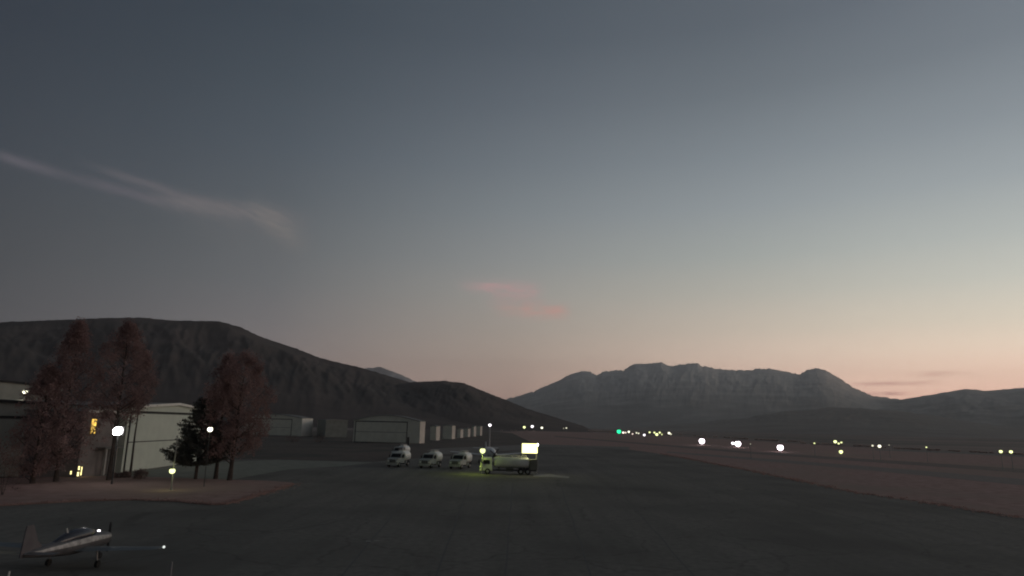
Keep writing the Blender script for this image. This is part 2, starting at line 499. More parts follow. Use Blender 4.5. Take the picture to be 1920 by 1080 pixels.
# grass strips with pavement between them on the right
sheet('runway', [gp(1040, 817), gp(1400, 846), gp(1920, 879), gp(2500, 915), gp(2500, 928), gp(1920, 886.5), gp(1400, 850), gp(1040, 819)], -0.012, mat('runway_asphalt', (0.175, 0.14, 0.125), (0.21, 0.17, 0.152), 1.0, 0.95, spec=0.15))
sheet('taxiway', [gp(1250, 846), gp(1600, 872), gp(1920, 898), gp(2500, 945), gp(2500, 965), gp(1920, 910), gp(1600, 879), gp(1250, 848.5)], -0.014, mat('taxiway_asphalt', (0.205, 0.175, 0.158), (0.25, 0.215, 0.195), 1.0, 0.95, spec=0.15))
sheet('taxiway', [gp(1640, 842), gp(1790, 847), gp(1960, 856), gp(1960, 859), gp(1790, 850), gp(1640, 844)], -0.016, ASPH2)
# grass island in front of the hangars, with its kerb
isl = [(-500, 985), (-200, 968), (0, 949), (160, 940), (250, 938), (330, 941), (395, 947), (425, 946), (450, 940), (500, 925), (551, 909), (548, 906), (500, 903), (430, 901), (350, 898), (200, 894), (0, 898), (-500, 915)]
g_isl = [gp(*p) for p in isl]
mb = MB(); n = len(g_isl)
ctr = sum(g_isl, Vector()) / n
low = [(p.x, p.y, 0.0) for p in g_isl]; top = [(p.x, p.y, 0.12) for p in g_isl]
mb.add(low + top, [tuple(range(n, 2 * n))] + [(i, (i + 1) % n, n + (i + 1) % n, n + i) for i in range(n)])
island = tag(mb.build('grass_island', GRASS), kind='structure')
sheet('driveway', [gp(150, 893.5), gp(225, 889), gp(365, 869), gp(520, 862), gp(700, 867), gp(640, 874), gp(540, 880), gp(430, 900), gp(350, 897)], 0.004, CONC if False else mat('pale_asphalt', (0.20, 0.205, 0.17), (0.25, 0.255, 0.215), 0.5, 0.95, spec=0.15))
# pale strip of concrete beside the fuel stand
sheet('concrete_strip', [gp(1000, 889), gp(1030, 889), gp(1068, 894), (gp(1066, 896.5)), gp(1030, 894), gp(1000, 894)], 0.008, CONC)
# taxi lane joints in the apron, faint lines running away from the camera
jm = mat('sealed_joint', (0.105, 0.103, 0.096), (0.125, 0.122, 0.113), 1.5, 0.9)
for i, (a, b) in enumerate([((948, 1080), (962, 905)), ((1108, 1080), (1050, 905)), ((820, 1080), (880, 905)), ((1300, 1080), (1145, 900)), ((640, 1080), (790, 900))]):
    p, q = gp(*a), gp(*b); d = (q - p).normalized(); s = Vector((d.y, -d.x, 0)) * 0.06
    p = p - d * 18
    pts = []
    nseg = 14
    L, Rr = [], []
    for k in range(nseg + 1):
        c = p.lerp(q, k / nseg) + s.normalized() * random.uniform(-0.08, 0.08)
        L.append(c - s); Rr.append(c + s)
    sheet('pavement_joint', L + Rr[::-1], 0.004, jm)
for (x, y) in ((690, 1015), (706, 1014)):
    c = gp(x, y)
    sheet('tie_down_mark', [c + Vector(d) for d in ((-.18, -.1, 0), (.18, -.1, 0), (.2, .12, 0), (-.16, .12, 0))], 0.012, YPAINT)


# ------------------------------------------------------------------ hills
def ridge(name, outline, D, front, back, m, jag, seed, spur=0.28, nx=520, nr=44, p=1.0, amin=-62, amax=62):
    az = [azel(*q)[0] for q in outline]; el = [azel(*q)[1] for q in outline]
    A = np.linspace(amin, amax, nx); Ec = np.interp(A, az, el)
    kw = np.exp(-0.5 * (np.linspace(-3, 3, 61)) ** 2); step = (amax - amin) / (nx - 1); half = max(2, int(2.2 / step))
    kw = np.exp(-0.5 * (np.linspace(-2.5, 2.5, 2 * half + 1)) ** 2); kw /= kw.sum()
    Es = np.convolve(np.pad(Ec, half, mode='edge'), kw, mode='valid')
    vs = []; rows = list(np.linspace(0, 1, nr)); nb = 8
    for j in range(nr + nb):
        for i in range(nx):
            a = A[i]; e = Ec[i]
            fade = min(1.0, max(0.0, (e + 0.6) / 1.2))
            e = e + jag * fade * (noise.fractal(Vector((a * 2.6, seed, 0)), 0.35, 2.1, 6))
            Dd = D * (1 + 0.06 * noise.noise(Vector((a * 0.08, seed, 3))))
            zc = H + Dd * math.tan(R(e)); zs = H + Dd * math.tan(R(Es[i]))
            if j < nr:
                t = rows[j]; r = Dd * (front + (1 - front) * t)
                g1 = noise.fractal(Vector((a * 0.22 + t * 1.1, t * 0.8, seed)), 0.7, 2.2, 6)
                g2 = noise.fractal(Vector((a * 1.1 - t * 1.5, t * 3.2, seed + 20)), 0.6, 2.1, 6)
                wob = noise.noise(Vector((a * 0.3, t * 2, seed))) * 1.6
                rid = 1 - 2 * abs(noise.noise(Vector(((a + wob) * 0.42, t * 0.9, seed + 9))))
                rid2 = 1 - 2 * abs(noise.noise(Vector(((a + wob) * 1.3, t * 2.5, seed + 5))))
                sh = t ** p * (1 + 4 * t * (1 - t) * (spur * (rid * .35 + g1 * 1.1 + g2 * .45) - spur * .5))
                sh = min(sh, (r / Dd) * (0.90 + 0.10 * t ** 6) if t < 1 else 1)
                q4 = t ** 5; zc0 = H + Dd * math.tan(R(Ec[i])); zm = zs * (1 - q4) + zc0 * q4 + (zc - zc0) * t ** 30
                z = zm * sh if zm > 0 else zm
                z = min(z, H + (zc - H) * (r / Dd) * (0.93 + 0.07 * t ** 8)) if t < 1 and zc > H else z
                if t == 1: z = zc
                if t == 0: z = min(z, -0.4)
            else:
                t = (j - nr + 1) / nb; r = Dd * (1 + (back - 1) * t); z = zc * (1 - t) - 0.4 * t if zc > 0 else zc
            vs.append((r * math.sin(R(a)), r * math.cos(R(a)), max(z, -0.5)))
    V = np.array(vs, dtype=np.float32); rws = nr + nb
    idx = np.arange(rws * nx).reshape(rws, nx)
    f = np.stack([idx[:-1, :-1], idx[:-1, 1:], idx[1:, 1:], idx[1:, :-1]], -1).reshape(-1, 4)
    me = bpy.data.meshes.new(name); me.vertices.add(len(V)); me.vertices.foreach_set('co', V.ravel())
    me.loops.add(f.size); me.loops.foreach_set('vertex_index', f.ravel()); me.polygons.add(len(f))
    me.polygons.foreach_set('loop_start', np.arange(0, f.size, 4)); me.update(calc_edges=True)
    me.polygons.foreach_set('use_smooth', [True] * len(f))
    me.materials.append(m); o = bpy.data.objects.new(name, me); C.objects.link(o); o['kind'] = 'structure'
    return o


ridge('hill', [(-800, 640), (-300, 615), (0, 604), (100, 600), (200, 596), (260, 595), (330, 601), (410, 602), (450, 613), (490, 632), (560, 655), (600, 671), (680, 690),
               (740, 708), (800, 726), (860, 750), (920, 775), (960, 802), (1000, 830)], 2400, 0.42, 1.3, HILL, 0.035, 3.1, spur=.11, amin=-62, amax=6)
ridge('hill', [(560, 800), (640, 765), (700, 738), (745, 721), (778, 716), (832, 714), (870, 718), (920, 739), (950, 750), (985, 765), (1030, 779), (1095, 799), (1120, 812)],
      2000, 0.55, 1.25, HILL, 0.03, 8.4, spur=.12, nx=260, amin=-19, amax=8)
ridge('mountain', [(560, 760), (640, 705), (682, 691), (700, 690), (715, 688), (738, 697), (775, 713), (850, 735), (900, 748), (940, 800)], 13200, 0.75, 1.12, mat('snowy_rock', (0.28, 0.28, 0.29), (0.42, 0.42, 0.43), 0.002, 1.0), 0.05, 5.5, nx=200, amin=-22, amax=1)
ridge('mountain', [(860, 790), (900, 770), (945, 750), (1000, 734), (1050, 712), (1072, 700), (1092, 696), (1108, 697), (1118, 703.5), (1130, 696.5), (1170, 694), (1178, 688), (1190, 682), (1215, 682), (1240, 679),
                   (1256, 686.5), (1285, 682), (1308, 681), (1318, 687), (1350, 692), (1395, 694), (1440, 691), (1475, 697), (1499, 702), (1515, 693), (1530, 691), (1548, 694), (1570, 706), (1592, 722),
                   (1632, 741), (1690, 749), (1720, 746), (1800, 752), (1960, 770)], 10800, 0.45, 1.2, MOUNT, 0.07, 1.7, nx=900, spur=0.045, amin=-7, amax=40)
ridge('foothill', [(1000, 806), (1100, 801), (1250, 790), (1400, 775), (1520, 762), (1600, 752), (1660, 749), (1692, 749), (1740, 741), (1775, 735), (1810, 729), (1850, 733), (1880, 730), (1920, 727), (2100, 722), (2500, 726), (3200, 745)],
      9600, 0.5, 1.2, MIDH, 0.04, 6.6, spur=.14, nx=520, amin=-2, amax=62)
ridge('foothill', [(1000, 815), (1080, 808), (1180, 800), (1300, 788), (1430, 771), (1540, 763), (1600, 765), (1690, 771), (1800, 786), (1920, 800), (2200, 818), (3200, 850)],
      6400, 0.45, 1.25, mat('dark_foothill', (0.17, 0.155, 0.14), (0.23, 0.21, 0.19), 0.004, 1.0, detail=9), 0.05, 2.9, spur=.12, nx=420, amin=1, amax=62)


# ------------------------------------------------------------------ foliage
def leaf_mesh(name, P, size, m, parent=None, flat=0.0):
    P = np.asarray(P, dtype=np.float32); n = len(P)
    a = RNG.normal(size=(n, 3)); a[:, 2] *= (1 - flat); a /= np.linalg.norm(a, axis=1, keepdims=True)
    b = RNG.normal(size=(n, 3)); b -= a * (a * b).sum(1, keepdims=True); b /= np.linalg.norm(b, axis=1, keepdims=True)
    s = (size * RNG.uniform(0.55, 1.35, size=(n, 1))); w = s * RNG.uniform(0.4, 0.7, size=(n, 1))
    V = np.empty((n, 4, 3), dtype=np.float32)
    V[:, 0] = P - a * s * .5; V[:, 1] = P + b * w * .5; V[:, 2] = P + a * s * .5; V[:, 3] = P - b * w * .5
    me = bpy.data.meshes.new(name); me.vertices.add(n * 4); me.vertices.foreach_set('co', V.ravel())
    me.loops.add(n * 4); me.loops.foreach_set('vertex_index', np.arange(n * 4)); me.polygons.add(n)
    me.polygons.foreach_set('loop_start', np.arange(0, n * 4, 4)); me.update(calc_edges=True); me.materials.append(m)
    o = bpy.data.objects.new(name, me); C.objects.link(o)
    if parent: o.parent = parent
    return o


def tree(px, py, top, w, label, group, leaf=LEAFR, env=None, clumps=430, per=40, base=0.14, lean=0.0, seed=0, trunk_r=0.26, leafsize=0.25):
    rnd = random.Random(seed)
    b = gp(px, py); b.z = 0.1
    dy = b.y; hgt = hp(px, top, dy).z - b.z; rad = w / 2 * b.y / F
    t = empty('deciduous_tree', b, 0, label, 'tree', group)
    mb = MB()
    pts = []; q = Vector((0, 0, -0.1))
    for k in range(9):
        f = k / 8
        pts.append(Vector((lean * f * hgt + rnd.uniform(-.12, .12) * f, rnd.uniform(-.12, .12) * f, f * hgt * 0.93 - 0.1 * (1 - f))))
    mb.tube(pts, [trunk_r * (1.25 if k == 0 else 1 - 0.9 * k / 8) for k in range(9)], 9)
    mb.build('trunk', BARK, t, True)
    env = env or (lambda f: min(1, (f * 4) ** .6) * (1 - max(0, f - .45) / .55) ** .65)
    limbs = MB(); P = []
    ends = []
    for k in range(46):
        f = base + (0.96 - base) * (k + rnd.random()) / 46
        cf = (f - base) / (1 - base); r = rad * env(cf) * rnd.uniform(.55, 1.0)
        a = rnd.uniform(0, 2 * math.pi); z0 = f * hgt * 0.92
        o = Vector((lean * f * hgt, 0, z0 - r * 0.55))
        e = Vector((o.x + r * math.cos(a), r * math.sin(a), z0 + r * 0.35))
        mid = o.lerp(e, .5) + Vector((0, 0, -r * 0.08))
        limbs.tube([o, mid, e], [0.09 * (1 - f * .6), 0.055 * (1 - f * .6), 0.015], 5)
        ends.append(e)
    limbs.build('branches', BARK, t)
    for k in range(clumps):
        f = rnd.random() ** 0.9; z = (base + (1.0 - base) * f) * hgt
        a = rnd.uniform(0, 2 * math.pi)
        bump = 1 + 0.5 * noise.noise(Vector((math.cos(a) * 1.3 + seed, math.sin(a) * 1.3, z * 0.32)))
        r = rad * env(f) * bump * math.sqrt(rnd.uniform(0.08, 1.0))
        if noise.noise(Vector((math.cos(a) * r * .45, math.sin(a) * r * .45 + seed * 3, z * .3))) < -0.22: continue
        c = np.array([lean * z + r * math.cos(a), r * math.sin(a), z])
        cr = rnd.uniform(.35, .8)
        P.append(c + RNG.normal(size=(per, 3)) * cr * np.array([.5, .5, .62]))
    P = np.concatenate(P)
    P = P[P[:, 2] > base * hgt * 0.6]
    leaf_mesh('crown', P, leafsize, leaf, t)
    return t


def pine(px, py, top, w, label, group=None, seed=1, base=0.12):
    rnd = random.Random(seed)
    b = gp(px, py); b.z = 0.1
    hgt = hp(px, top, b.y).z - b.z; rad = w / 2 * b.y / F
    t = empty('pine_tree', b, 0, label, 'tree', group)
    mb = MB(); mb.tube([(0, 0, -0.1), (0.08, 0, hgt * .4), (0, .05, hgt * .98)], [.24, .15, .02], 9); mb.build('trunk', BARK, t, True)
    br = MB(); P = []
    z = base * hgt
    while z < hgt * .97:
        f = (z / hgt - base) / (1 - base)
        rr = rad * min(1, .72 + f * 2) * (1 - f) ** .72
        for k in range(7):
            a = k * 2 * math.pi / 7 + rnd.uniform(-.4, .4); r = rr * rnd.uniform(.62, 1.12)
            e = Vector((r * math.cos(a), r * math.sin(a), z - r * 0.12 + r * .15))
            mid = Vector((e.x * .55, e.y * .55, z - r * .1)); o = Vector((0, 0, z))
            br.tube([o, mid, e], [.05, .03, .01], 5)
            for s in np.linspace(.25, 1.02, max(3, int(r * 4.5))):
                c = o.lerp(mid, s * 2) if s < .5 else mid.lerp(e, (s - .5) * 2)
                P.append(np.array(c) + RNG.normal(size=(34, 3)) * np.array([.2, .2, .13]))
        z += hgt * .048 * rnd.uniform(.8, 1.2)
    br.build('branches', BARK, t)
    leaf_mesh('crown', np.concatenate(P), .22, LEAFD, t)
    return t


def shrub(px, py, w, h, label, group, seed, leaf=LEAFB, z=0.0, name='shrub', cat='shrub'):
    rnd = random.Random(seed); b = gp(px, py); b.z = z
    rad = w / 2 * b.y / F; hg = h * b.y / F
    t = empty(name, b, 0, label, cat, group)
    st = MB()
    for k in range(5):
        a = k * 1.26; st.tube([(0.05 * math.cos(a), .05 * math.sin(a), -0.02), (rad * .5 * math.cos(a), rad * .5 * math.sin(a), hg * .7)], [.03, .008], 5)
    st.build('stem', BARK, t)
    P = []
    for k in range(60):
        a = rnd.uniform(0, 6.283); r = rad * math.sqrt(rnd.random()); zz = hg * rnd.uniform(.12, 1) * (1 - .35 * (r / rad) ** 2)
        P.append(np.array([r * math.cos(a), r * math.sin(a), zz]) + RNG.normal(size=(26, 3)) * min(.22, rad * .2))
    P = np.concatenate(P); P = P[P[:, 2] > 0.02]
    leaf_mesh('foliage', P, min(.16, rad * .3), leaf, t)
    return t


TG = 'tall russet trees on the grass island'
colm = lambda f: min(1, (f * 5 + .35) ** .6) * (1 - (max(0, f - .2) / .8) ** 1.5) ** .8 * .92 + .04
tree(104, 905, 606, 124, 'tallest russet tree left of the yellow lit window, in front of the dark hangar', TG, seed=2, env=colm, clumps=560)
tree(203, 902, 606, 108, 'tall slim russet tree right of the yellow lit window beside the bright floodlight', TG, seed=5, env=lambda f: (1.0 if f > .35 else .62 + f) * (1 - (max(0, f - .3) / .7) ** 1.6) ** .8, clumps=400, base=.38)
tree(60, 908, 690, 120, 'broad low russet tree at the left in front of the dark green hangar wall', TG, seed=9, env=colm, clumps=420, base=.1)
tree(243, 896, 662, 52, 'slender russet tree top showing above the white hangar roof right of the floodlight', TG, seed=13, clumps=170, base=.56, trunk_r=.16)
tree(404, 899, 668, 74, 'slim russet tree between the dark pine and the broadest tree, with a lamp shining through', TG, seed=17, env=colm, clumps=360, base=.2)
tree(430, 902, 664, 138, 'broad russet tree with the rightmost trunk on the grass island', TG, seed=23, clumps=620, base=.2, lean=.035, trunk_r=.3,
     env=lambda f: (min(1, .62 + f * 1.6) if f < .3 else 1) * (1 - (max(0, f - .35) / .65) ** 2) ** .6 * .95)
pine(366, 900, 742, 118, 'dark layered pine tree in front of the white hangar door', seed=4, base=.2)
shrub(4, 930, 46, 92, 'dark russet bush cut by the left edge of the picture', None, 3, z=.1)
shrub(233, 897, 16, 11, 'small round shrub at the foot of the white hangar, left one', 'low shrubs at the foot of the white hangar', 5, z=.1)
shrub(262, 900, 22, 16, 'largest round shrub at the foot of the white hangar door', 'low shrubs at the foot of the white hangar', 6, z=.1)
shrub(212, 897, 14, 8, 'low shrub below the porch posts beside the white hangar', 'low shrubs at the foot of the white hangar', 7, z=.1)
shrub(548, 829, 26, 14, 'dusty shrub in front of the pale lit hangar wall, left one', 'shrubs in front of the mid hangars', 8)
shrub(600, 830, 24, 16, 'dusty shrub in front of the pale lit hangar wall, right one', 'shrubs in front of the mid hangars', 9)

def tufts(name, pts, n, size, label, seed, z=0.0, spread=.5):
    rnd = random.Random(seed); P = []
    L = [(pts[i + 1] - pts[i]).length for i in range(len(pts) - 1)]
    for k in range(n):
        i = rnd.choices(range(len(L)), L)[0]; p = pts[i].lerp(pts[i + 1], rnd.random())
        c = np.array([p.x + rnd.gauss(0, spread), p.y + rnd.gauss(0, spread), z + size * .3])
        P.append(c + RNG.normal(size=(7, 3)) * size * np.array([.7, .7, .12]))
    return tag(leaf_mesh(name, np.concatenate(P), size, mat('tuft_blades', (.36, .24, .21), (.5, .34, .3), .4, 1.0, transl=.5)), label, 'grass', kind='stuff')


tufts('grass_tufts', [gp(*p) for p in apron_pts[3:11]], 900, .2, 'ragged tufts of dry grass along the edge of the apron', 71, -.02, .7)
tufts('grass_tufts', g_isl[2:11], 500, .13, 'short dry grass tufts along the kerb of the island', 72, .12, .5)

# far rows of trees that read as one dark mass
def treeline(a, b, hpx, seed, wig=2.0, dens=1.0):
    rnd = random.Random(seed); P = []
    n = int(130 * dens)
    for k in range(n):
        f = rnd.random(); x = a[0] + (b[0] - a[0]) * f; y = a[1] + (b[1] - a[1]) * f + rnd.uniform(-.5, .5)
        if noise.noise(Vector((x * .05, seed, 0))) < -0.05: continue
        g = gp(x, y); hh = 0.36 * hpx * g.y / F * (0.55 + .45 * abs(noise.noise(Vector((x * .13, seed, 5)))) * 2) * rnd.uniform(.6, 1.1)
        for q in range(5):
            P.append(np.array([g.x, g.y, hh * .5]) + RNG.normal(size=(9, 3)) * np.array([hh * .5, hh * .5, hh * .22]))
    P = np.concatenate(P); P[:, 2] = np.abs(P[:, 2])
    sz = hpx * gp(*a).y / F * .35
    return tag(leaf_mesh('tree_line', P, sz, mat('far_foliage', (.5, .4, .36), (.6, .5, .45), .02, 1.0, transl=.5)), 'low dark row of far trees along the edge of the airfield', 'tree line', kind='stuff')


for i, (a, b, hh, dn) in enumerate([((1080, 808), (1290, 816), 6, 1.3), ((1500, 831), (1640, 838), 7, 1), ((1640, 839), (1940, 853), 7, 1.6), ((940, 808), (1080, 808), 5, 1), ((1290, 817), (1500, 829), 6, 1)]):
    o = treeline(a, b, hh, 20 + i, dens=dn)
    o['label'] = ['low dark trees behind the row of town lights', 'dark trees behind the green lights on the right', 'dark far hedge below the right foothills', 'dark brush below the three lights at the hill foot', 'dark brush behind the three bright runway lamps'][i]


# ------------------------------------------------------------------ hangars
def wallbox(name, FL, FR, BR, z, m, roofm, label, cat='hangar', rise=1.2, door=None, doorm=None, curved=False, group=None, roofh=None, side_m=None, over=0.25, eave_m=None):
    """building on the parallelogram FL, FR, BR, local frame: x along the front, y to the back"""
    bpx = BR if isinstance(BR, (int, float)) else None
    if bpx is not None: BR = FR
    FL, FR, BR = (Vector((p.x, p.y, 0)) for p in (FL, FR, BR))
    ux = (FR - FL); W = ux.length; ang = math.atan2(ux.y, ux.x)
    dvec = BR - FR; ux.normalize(); uy = Vector((-ux.y, ux.x, 0)); Dp = dvec.dot(uy)
    if bpx is not None:      # depth that brings the far end of the side wall to its place
        k = (bpx - 960) / F / math.cos(PITCH)
        Dp = (k * FR.y - FR.x) / (uy.x - k * uy.y); Dp = min(max(Dp, 6), 60)
    if Dp < 4: Dp = 4
    t = empty(name, FL, ang, label, cat, group)
    n = 12 if curved else 2
    prof = []
    for k in range(n + 1):
        f = k / n; zz = z + (rise * math.sin(math.pi * f) if curved else rise * (1 - abs(2 * f - 1)))
        prof.append((f * W, zz))
    w = MB()
    # front and back faces with the roof profile, and the side walls
    fr = [(0, 0, 0), (W, 0, 0)] + [(x, 0, zz) for x, zz in reversed(prof)]
    bk = [(x, Dp, zz) for x, y, zz in fr]
    k = len(fr)
    w.add(fr + bk, [tuple(range(k)), tuple(range(2 * k - 1, k - 1, -1)), (0, k - 1, 2 * k - 1, k), (1, k + 1, k + 2, 2)])
    w.build('wall', m, t)
    if side_m:
        s = MB(); s.box(W + .003, W + .06, 0, Dp, 0.02, z - .12); s.build('side_wall', side_m, t)
    r = MB()
    lo = [(x + (-over if i == 0 else over if i == n else 0), zz + .03) for i, (x, zz) in enumerate(prof)]
    hi = [(x, zz + .16) for x, zz in lo]
    loop = lo + hi[::-1]
    r.rings([[(x, -over, zz) for x, zz in loop], [(x, Dp + over, zz) for x, zz in loop]])
    r.build('roof', roofm, t)
    # light fascia along the front edge of the roof
    fa = MB(); fl = [(x, zz - .22) for x, zz in lo] + [(x, zz + .19) for x, zz in lo[::-1]]
    fa.rings([[(x, -over - .06, zz) for x, zz in fl], [(x, -over - .003, zz) for x, zz in fl]])
    fa.build('fascia', eave_m or TRIM, t)
    if door:
        x0, x1, zt, rowsn, colsn = door
        fb = MB()
        for (a, b, c, d) in ((x0 - .3, x0, 0, zt + .3), (x1, x1 + .3, 0, zt + .3), (x0, x1, zt, zt + .3)):
            fb.box(a, b, -.12, -.004, c + .02, d)
        fb.build('door_frame', SEAM, t)
        pw = (x1 - x0) / colsn; ph = (zt - .08) / rowsn
        for i in range(colsn):
            for j in range(rowsn):
                p = MB(); p.box(x0 + i * pw + .03, x0 + (i + 1) * pw - .03, -.10, -.03, .06 + j * ph + .07, .06 + (j + 1) * ph - .07)
                p.build('door_panel', doorm or m, t)
        s = MB(); s.box(x0, x1, -.03, -.006, .03, zt); s.build('door_backing', SEAM, t)
        for i in range(colsn + 1 if colsn > 1 else 0):
            pass
    return t, W, Dp


# white hangar: the facade runs away to the right
A0, A1 = gp(148, 894), gp(470, 851)
dirx = (A1 - A0).normalized(); dy_ = Vector((-dirx.y, dirx.x, 0))
FLw = gp(226, 887.5); FRw = FLw + dirx * 33
hw, Ww, Dw = wallbox('hangar', FLw, FRw, FRw + dy_ * 30, 9.55, WHITEW, ROOF, 'large white hangar with a two leaf door behind the pine tree', rise=.9, door=(.9, 30.5, 8.75, 2, 1), doorm=WHITEW, over=.4)
# lower porch block with posts at its left
pc = FLw - dirx * 9.2
t, W_, D_ = wallbox('porch_block', pc + dy_ * 1.2, FLw - dirx * .1 + dy_ * 1.2, FLw - dirx * .1 + dy_ * 14, 8.6, mat('taupe_siding', (.17, .15, .145), (.24, .21, .2), .4, .8), ROOF, 'dim office block with pale posts and lit windows beside the white hangar', 'office building', rise=.35, over=.3)
px_ = MB()
for k, xx in enumerate((4.9, 6.3, 7.6)):
    p = MB(); p.box(xx - .17, xx + .17, -1.05, -.72, 0.02, 3.6, .03); p.build('post', mat('pale_post', (.4, .38, .36), (.5, .48, .45), 1, .7), t)
c = MB(); c.box(3.9, 8.8, -1.3, -.03, 3.6, 3.85); c.build('porch_roof', ROOF, t)


def window(t, x0, x1, z0, z1, gm, nm='window', bars=2, y=-.02):
    fr = MB(); b = .07
    for (a, c, d, e) in ((x0 - b, x0, z0 - b, z1 + b), (x1, x1 + b, z0 - b, z1 + b), (x0, x1, z0 - b, z0), (x0, x1, z1, z1 + b)): fr.box(a, c, y - .06, y, d, e)
    for k in range(1, bars): fr.box(x0 + (x1 - x0) * k / bars - .03, x0 + (x1 - x0) * k / bars + .03, y - .05, y, z0, z1)
    fr.box(x0, x1, y - .045, y - .005, (z0 + z1) / 2 - .03, (z0 + z1) / 2 + .03)
    f = fr.build(nm, SEAM, t)
    g = MB(); g.box(x0, x1, y - .03, y - .012, z0, z1); g.build('pane', gm, f)


AMB = glow('amber_window_light', (1.0, .62, .12), 1.6)
WARM = glow('warm_window_light', (1.0, .85, .35), 3.0)
window(t, 1.75, 3.0, 5.75, 7.7, AMB)
window(t, .05, .5, .25, .75, WARM, bars=1); window(t, .1, .5, 1.05, 1.5, WARM, bars=1); window(t, .85, 1.1, .3, 1.4, WARM, bars=1)
window(t, -1.6, -1.25, .6, 1.0, WARM, bars=1)
# dark green hangar at the far left
wallbox('hangar', gp(-330, 905), gp(92, 893), gp(128, 872), 9.6, GREENW if False else DARKW, mat('dull_roof', (.12, .13, .12), (.15, .16, .15), .3, .7), 'dark green grey hangar at the left edge behind the trees', rise=0.3, door=(6, 24, 7.6, 1, 4), doorm=DARKW, eave_m=SEAM)
hb = gp(60, 850)
wallbox('hangar', gp(-260, 862), gp(98, 852), gp(130, 842), 14.2, DARKW, mat('dull_roof', (.12, .13, .12), (.15, .16, .15), .3, .7), 'taller grey green hangar rising behind the leftmost hangar roof', rise=.6, eave_m=SEAM)
# mid row
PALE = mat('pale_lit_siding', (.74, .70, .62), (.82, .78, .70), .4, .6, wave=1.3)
FRc = gp(564, 818); FLc = FRc + Vector((-33.5, 6.0, 0))
wallbox('hangar', FLc, FRc, 607, 9.6, GREENW, ROOF, 'green grey hangar just right of the tall trees with a wide pale side wall', rise=1.9, curved=True, door=(3, 28, 8.8, 2, 1), doorm=GREENW, side_m=PALE, eave_m=mat('dim_trim', (.3, .3, .28), (.36, .36, .33), 1, .7))
FRd = gp(786, 831.5); FLd = FRd + Vector((-29.0, 6.8, 0)); BRd = 806
DTR = MATS['dim_trim']
wallbox('hangar', FLd, FRd, BRd, 8.9, GREENW, ROOF, 'long green grey hangar with curved roof and pale right side wall', rise=2.3, curved=True, door=(1.0, 24, 8.4, 2, 1), doorm=GREENW, side_m=BEIGE, eave_m=DTR)
wallbox('hangar', gp(609, 819.5), gp(650, 820), 652, 8.9, DARKW, ROOF, 'darker low hangar left of the curved roof hangar', rise=.4, eave_m=DTR)
rowl = [(806, 817, 829.5, 826, 798.5), (830, 847, 857, 823.5, 797.5), (857, 863, 868, 821, 804), (869, 877, 883, 819.5, 803), (884, 888, 893, 818.5, 799), (893, 900, 905.5, 817, 798.5)]
names = ['nearest', 'second nearest', 'third', 'fourth', 'fifth', 'farthest']
for i, (x0, x1, x2, yb, yt) in enumerate(rowl):
    FRr = gp(x1, yb); z = hp(x1, yt, FRr.y).z
    depth = 16 + i * 4
    w_ = (x1 - x0) * FRr.y / F; a = FRr + Vector((-w_, .22 * w_, 0)); b = x2
    # keep the row's fronts parallel to the big hangar
    wallbox('hangar', a, FRr, b, z - .3, GREENW, ROOF, f'{names[i]} small hangar in the receding row with a pale end wall', rise=.4, side_m=BEIGE, group='small hangars receding behind the fuel trucks', eave_m=DTR)


# ------------------------------------------------------------------ lamps
def lightobj(name, loc, col, e, parent=None, r=.2, spot=None):
    l = bpy.data.lights.new(name, 'POINT'); l.energy = e; l.color = col; l.shadow_soft_size = r
    o = bpy.data.objects.new(name, l); C.objects.link(o); o.location = loc
    if parent: o.parent = parent
    return o


def lamp(px, py, base_y, col, strength, rpx, label, group=None, name='street_lamp', cat='lamp', energy=0, pole_r=.07, dist=None, arm=0.0, ground_z=0.0, top=None, polem=STEEL, poleheight=None, glow_col=None, off=None):
    """lamp on a post: head at the pixel, foot on the ground below it"""
    g = gp(px, base_y) if dist is None else None
    y = g.y if g else dist
    c = hp(px, py, y)
    t = empty(name, (c.x, c.y, ground_z), 0, label, cat, group)
    hz = c.z - ground_z; r = rpx * y / F
    if hz < r + .15: hz = r + .15
    p = MB(); zt = (top if top else hz - r * .75)
    p.tube([(0, 0, -.02), (0, 0, zt * .5), (0, 0, zt)], [pole_r * 1.3, pole_r, pole_r * .8], 8)
    p.box(-pole_r * 3, pole_r * 3, -pole_r * 3, pole_r * 3, 0, .06); p.build('pole', polem, t)
    cx = arm
    h = MB(); h.tube([(cx, 0.0, hz + r * .72), (cx, 0.0, hz + r * 1.0)], [r * .75, r * .25], 10)
    if arm or top: h.tube([(0, 0, hz + r * .3), (cx, 0, hz + r * .8)], [pole_r * .6, pole_r * .5], 6)
    h.build('lamp_head', DARKM, t)
    b = MB(); b.sphere((cx, 0, hz), r, 14, 9); b.build('lens', glow('lamp_light_%s' % '_'.join(str(int(q * 100)) for q in (*col, strength / 100)), col, strength), t, True)
    if energy: lightobj('lamp_light', (cx, -r - .25, hz) if not off else (off[0], off[1], hz + off[2]), glow_col or col, energy, t, .25)
    return t


WH = (1, .93, .97); YE = (.93, 1.0, .45); YW = (1, .97, .72); PK = (1, .86, .93); GN = (.02, .75, .3)
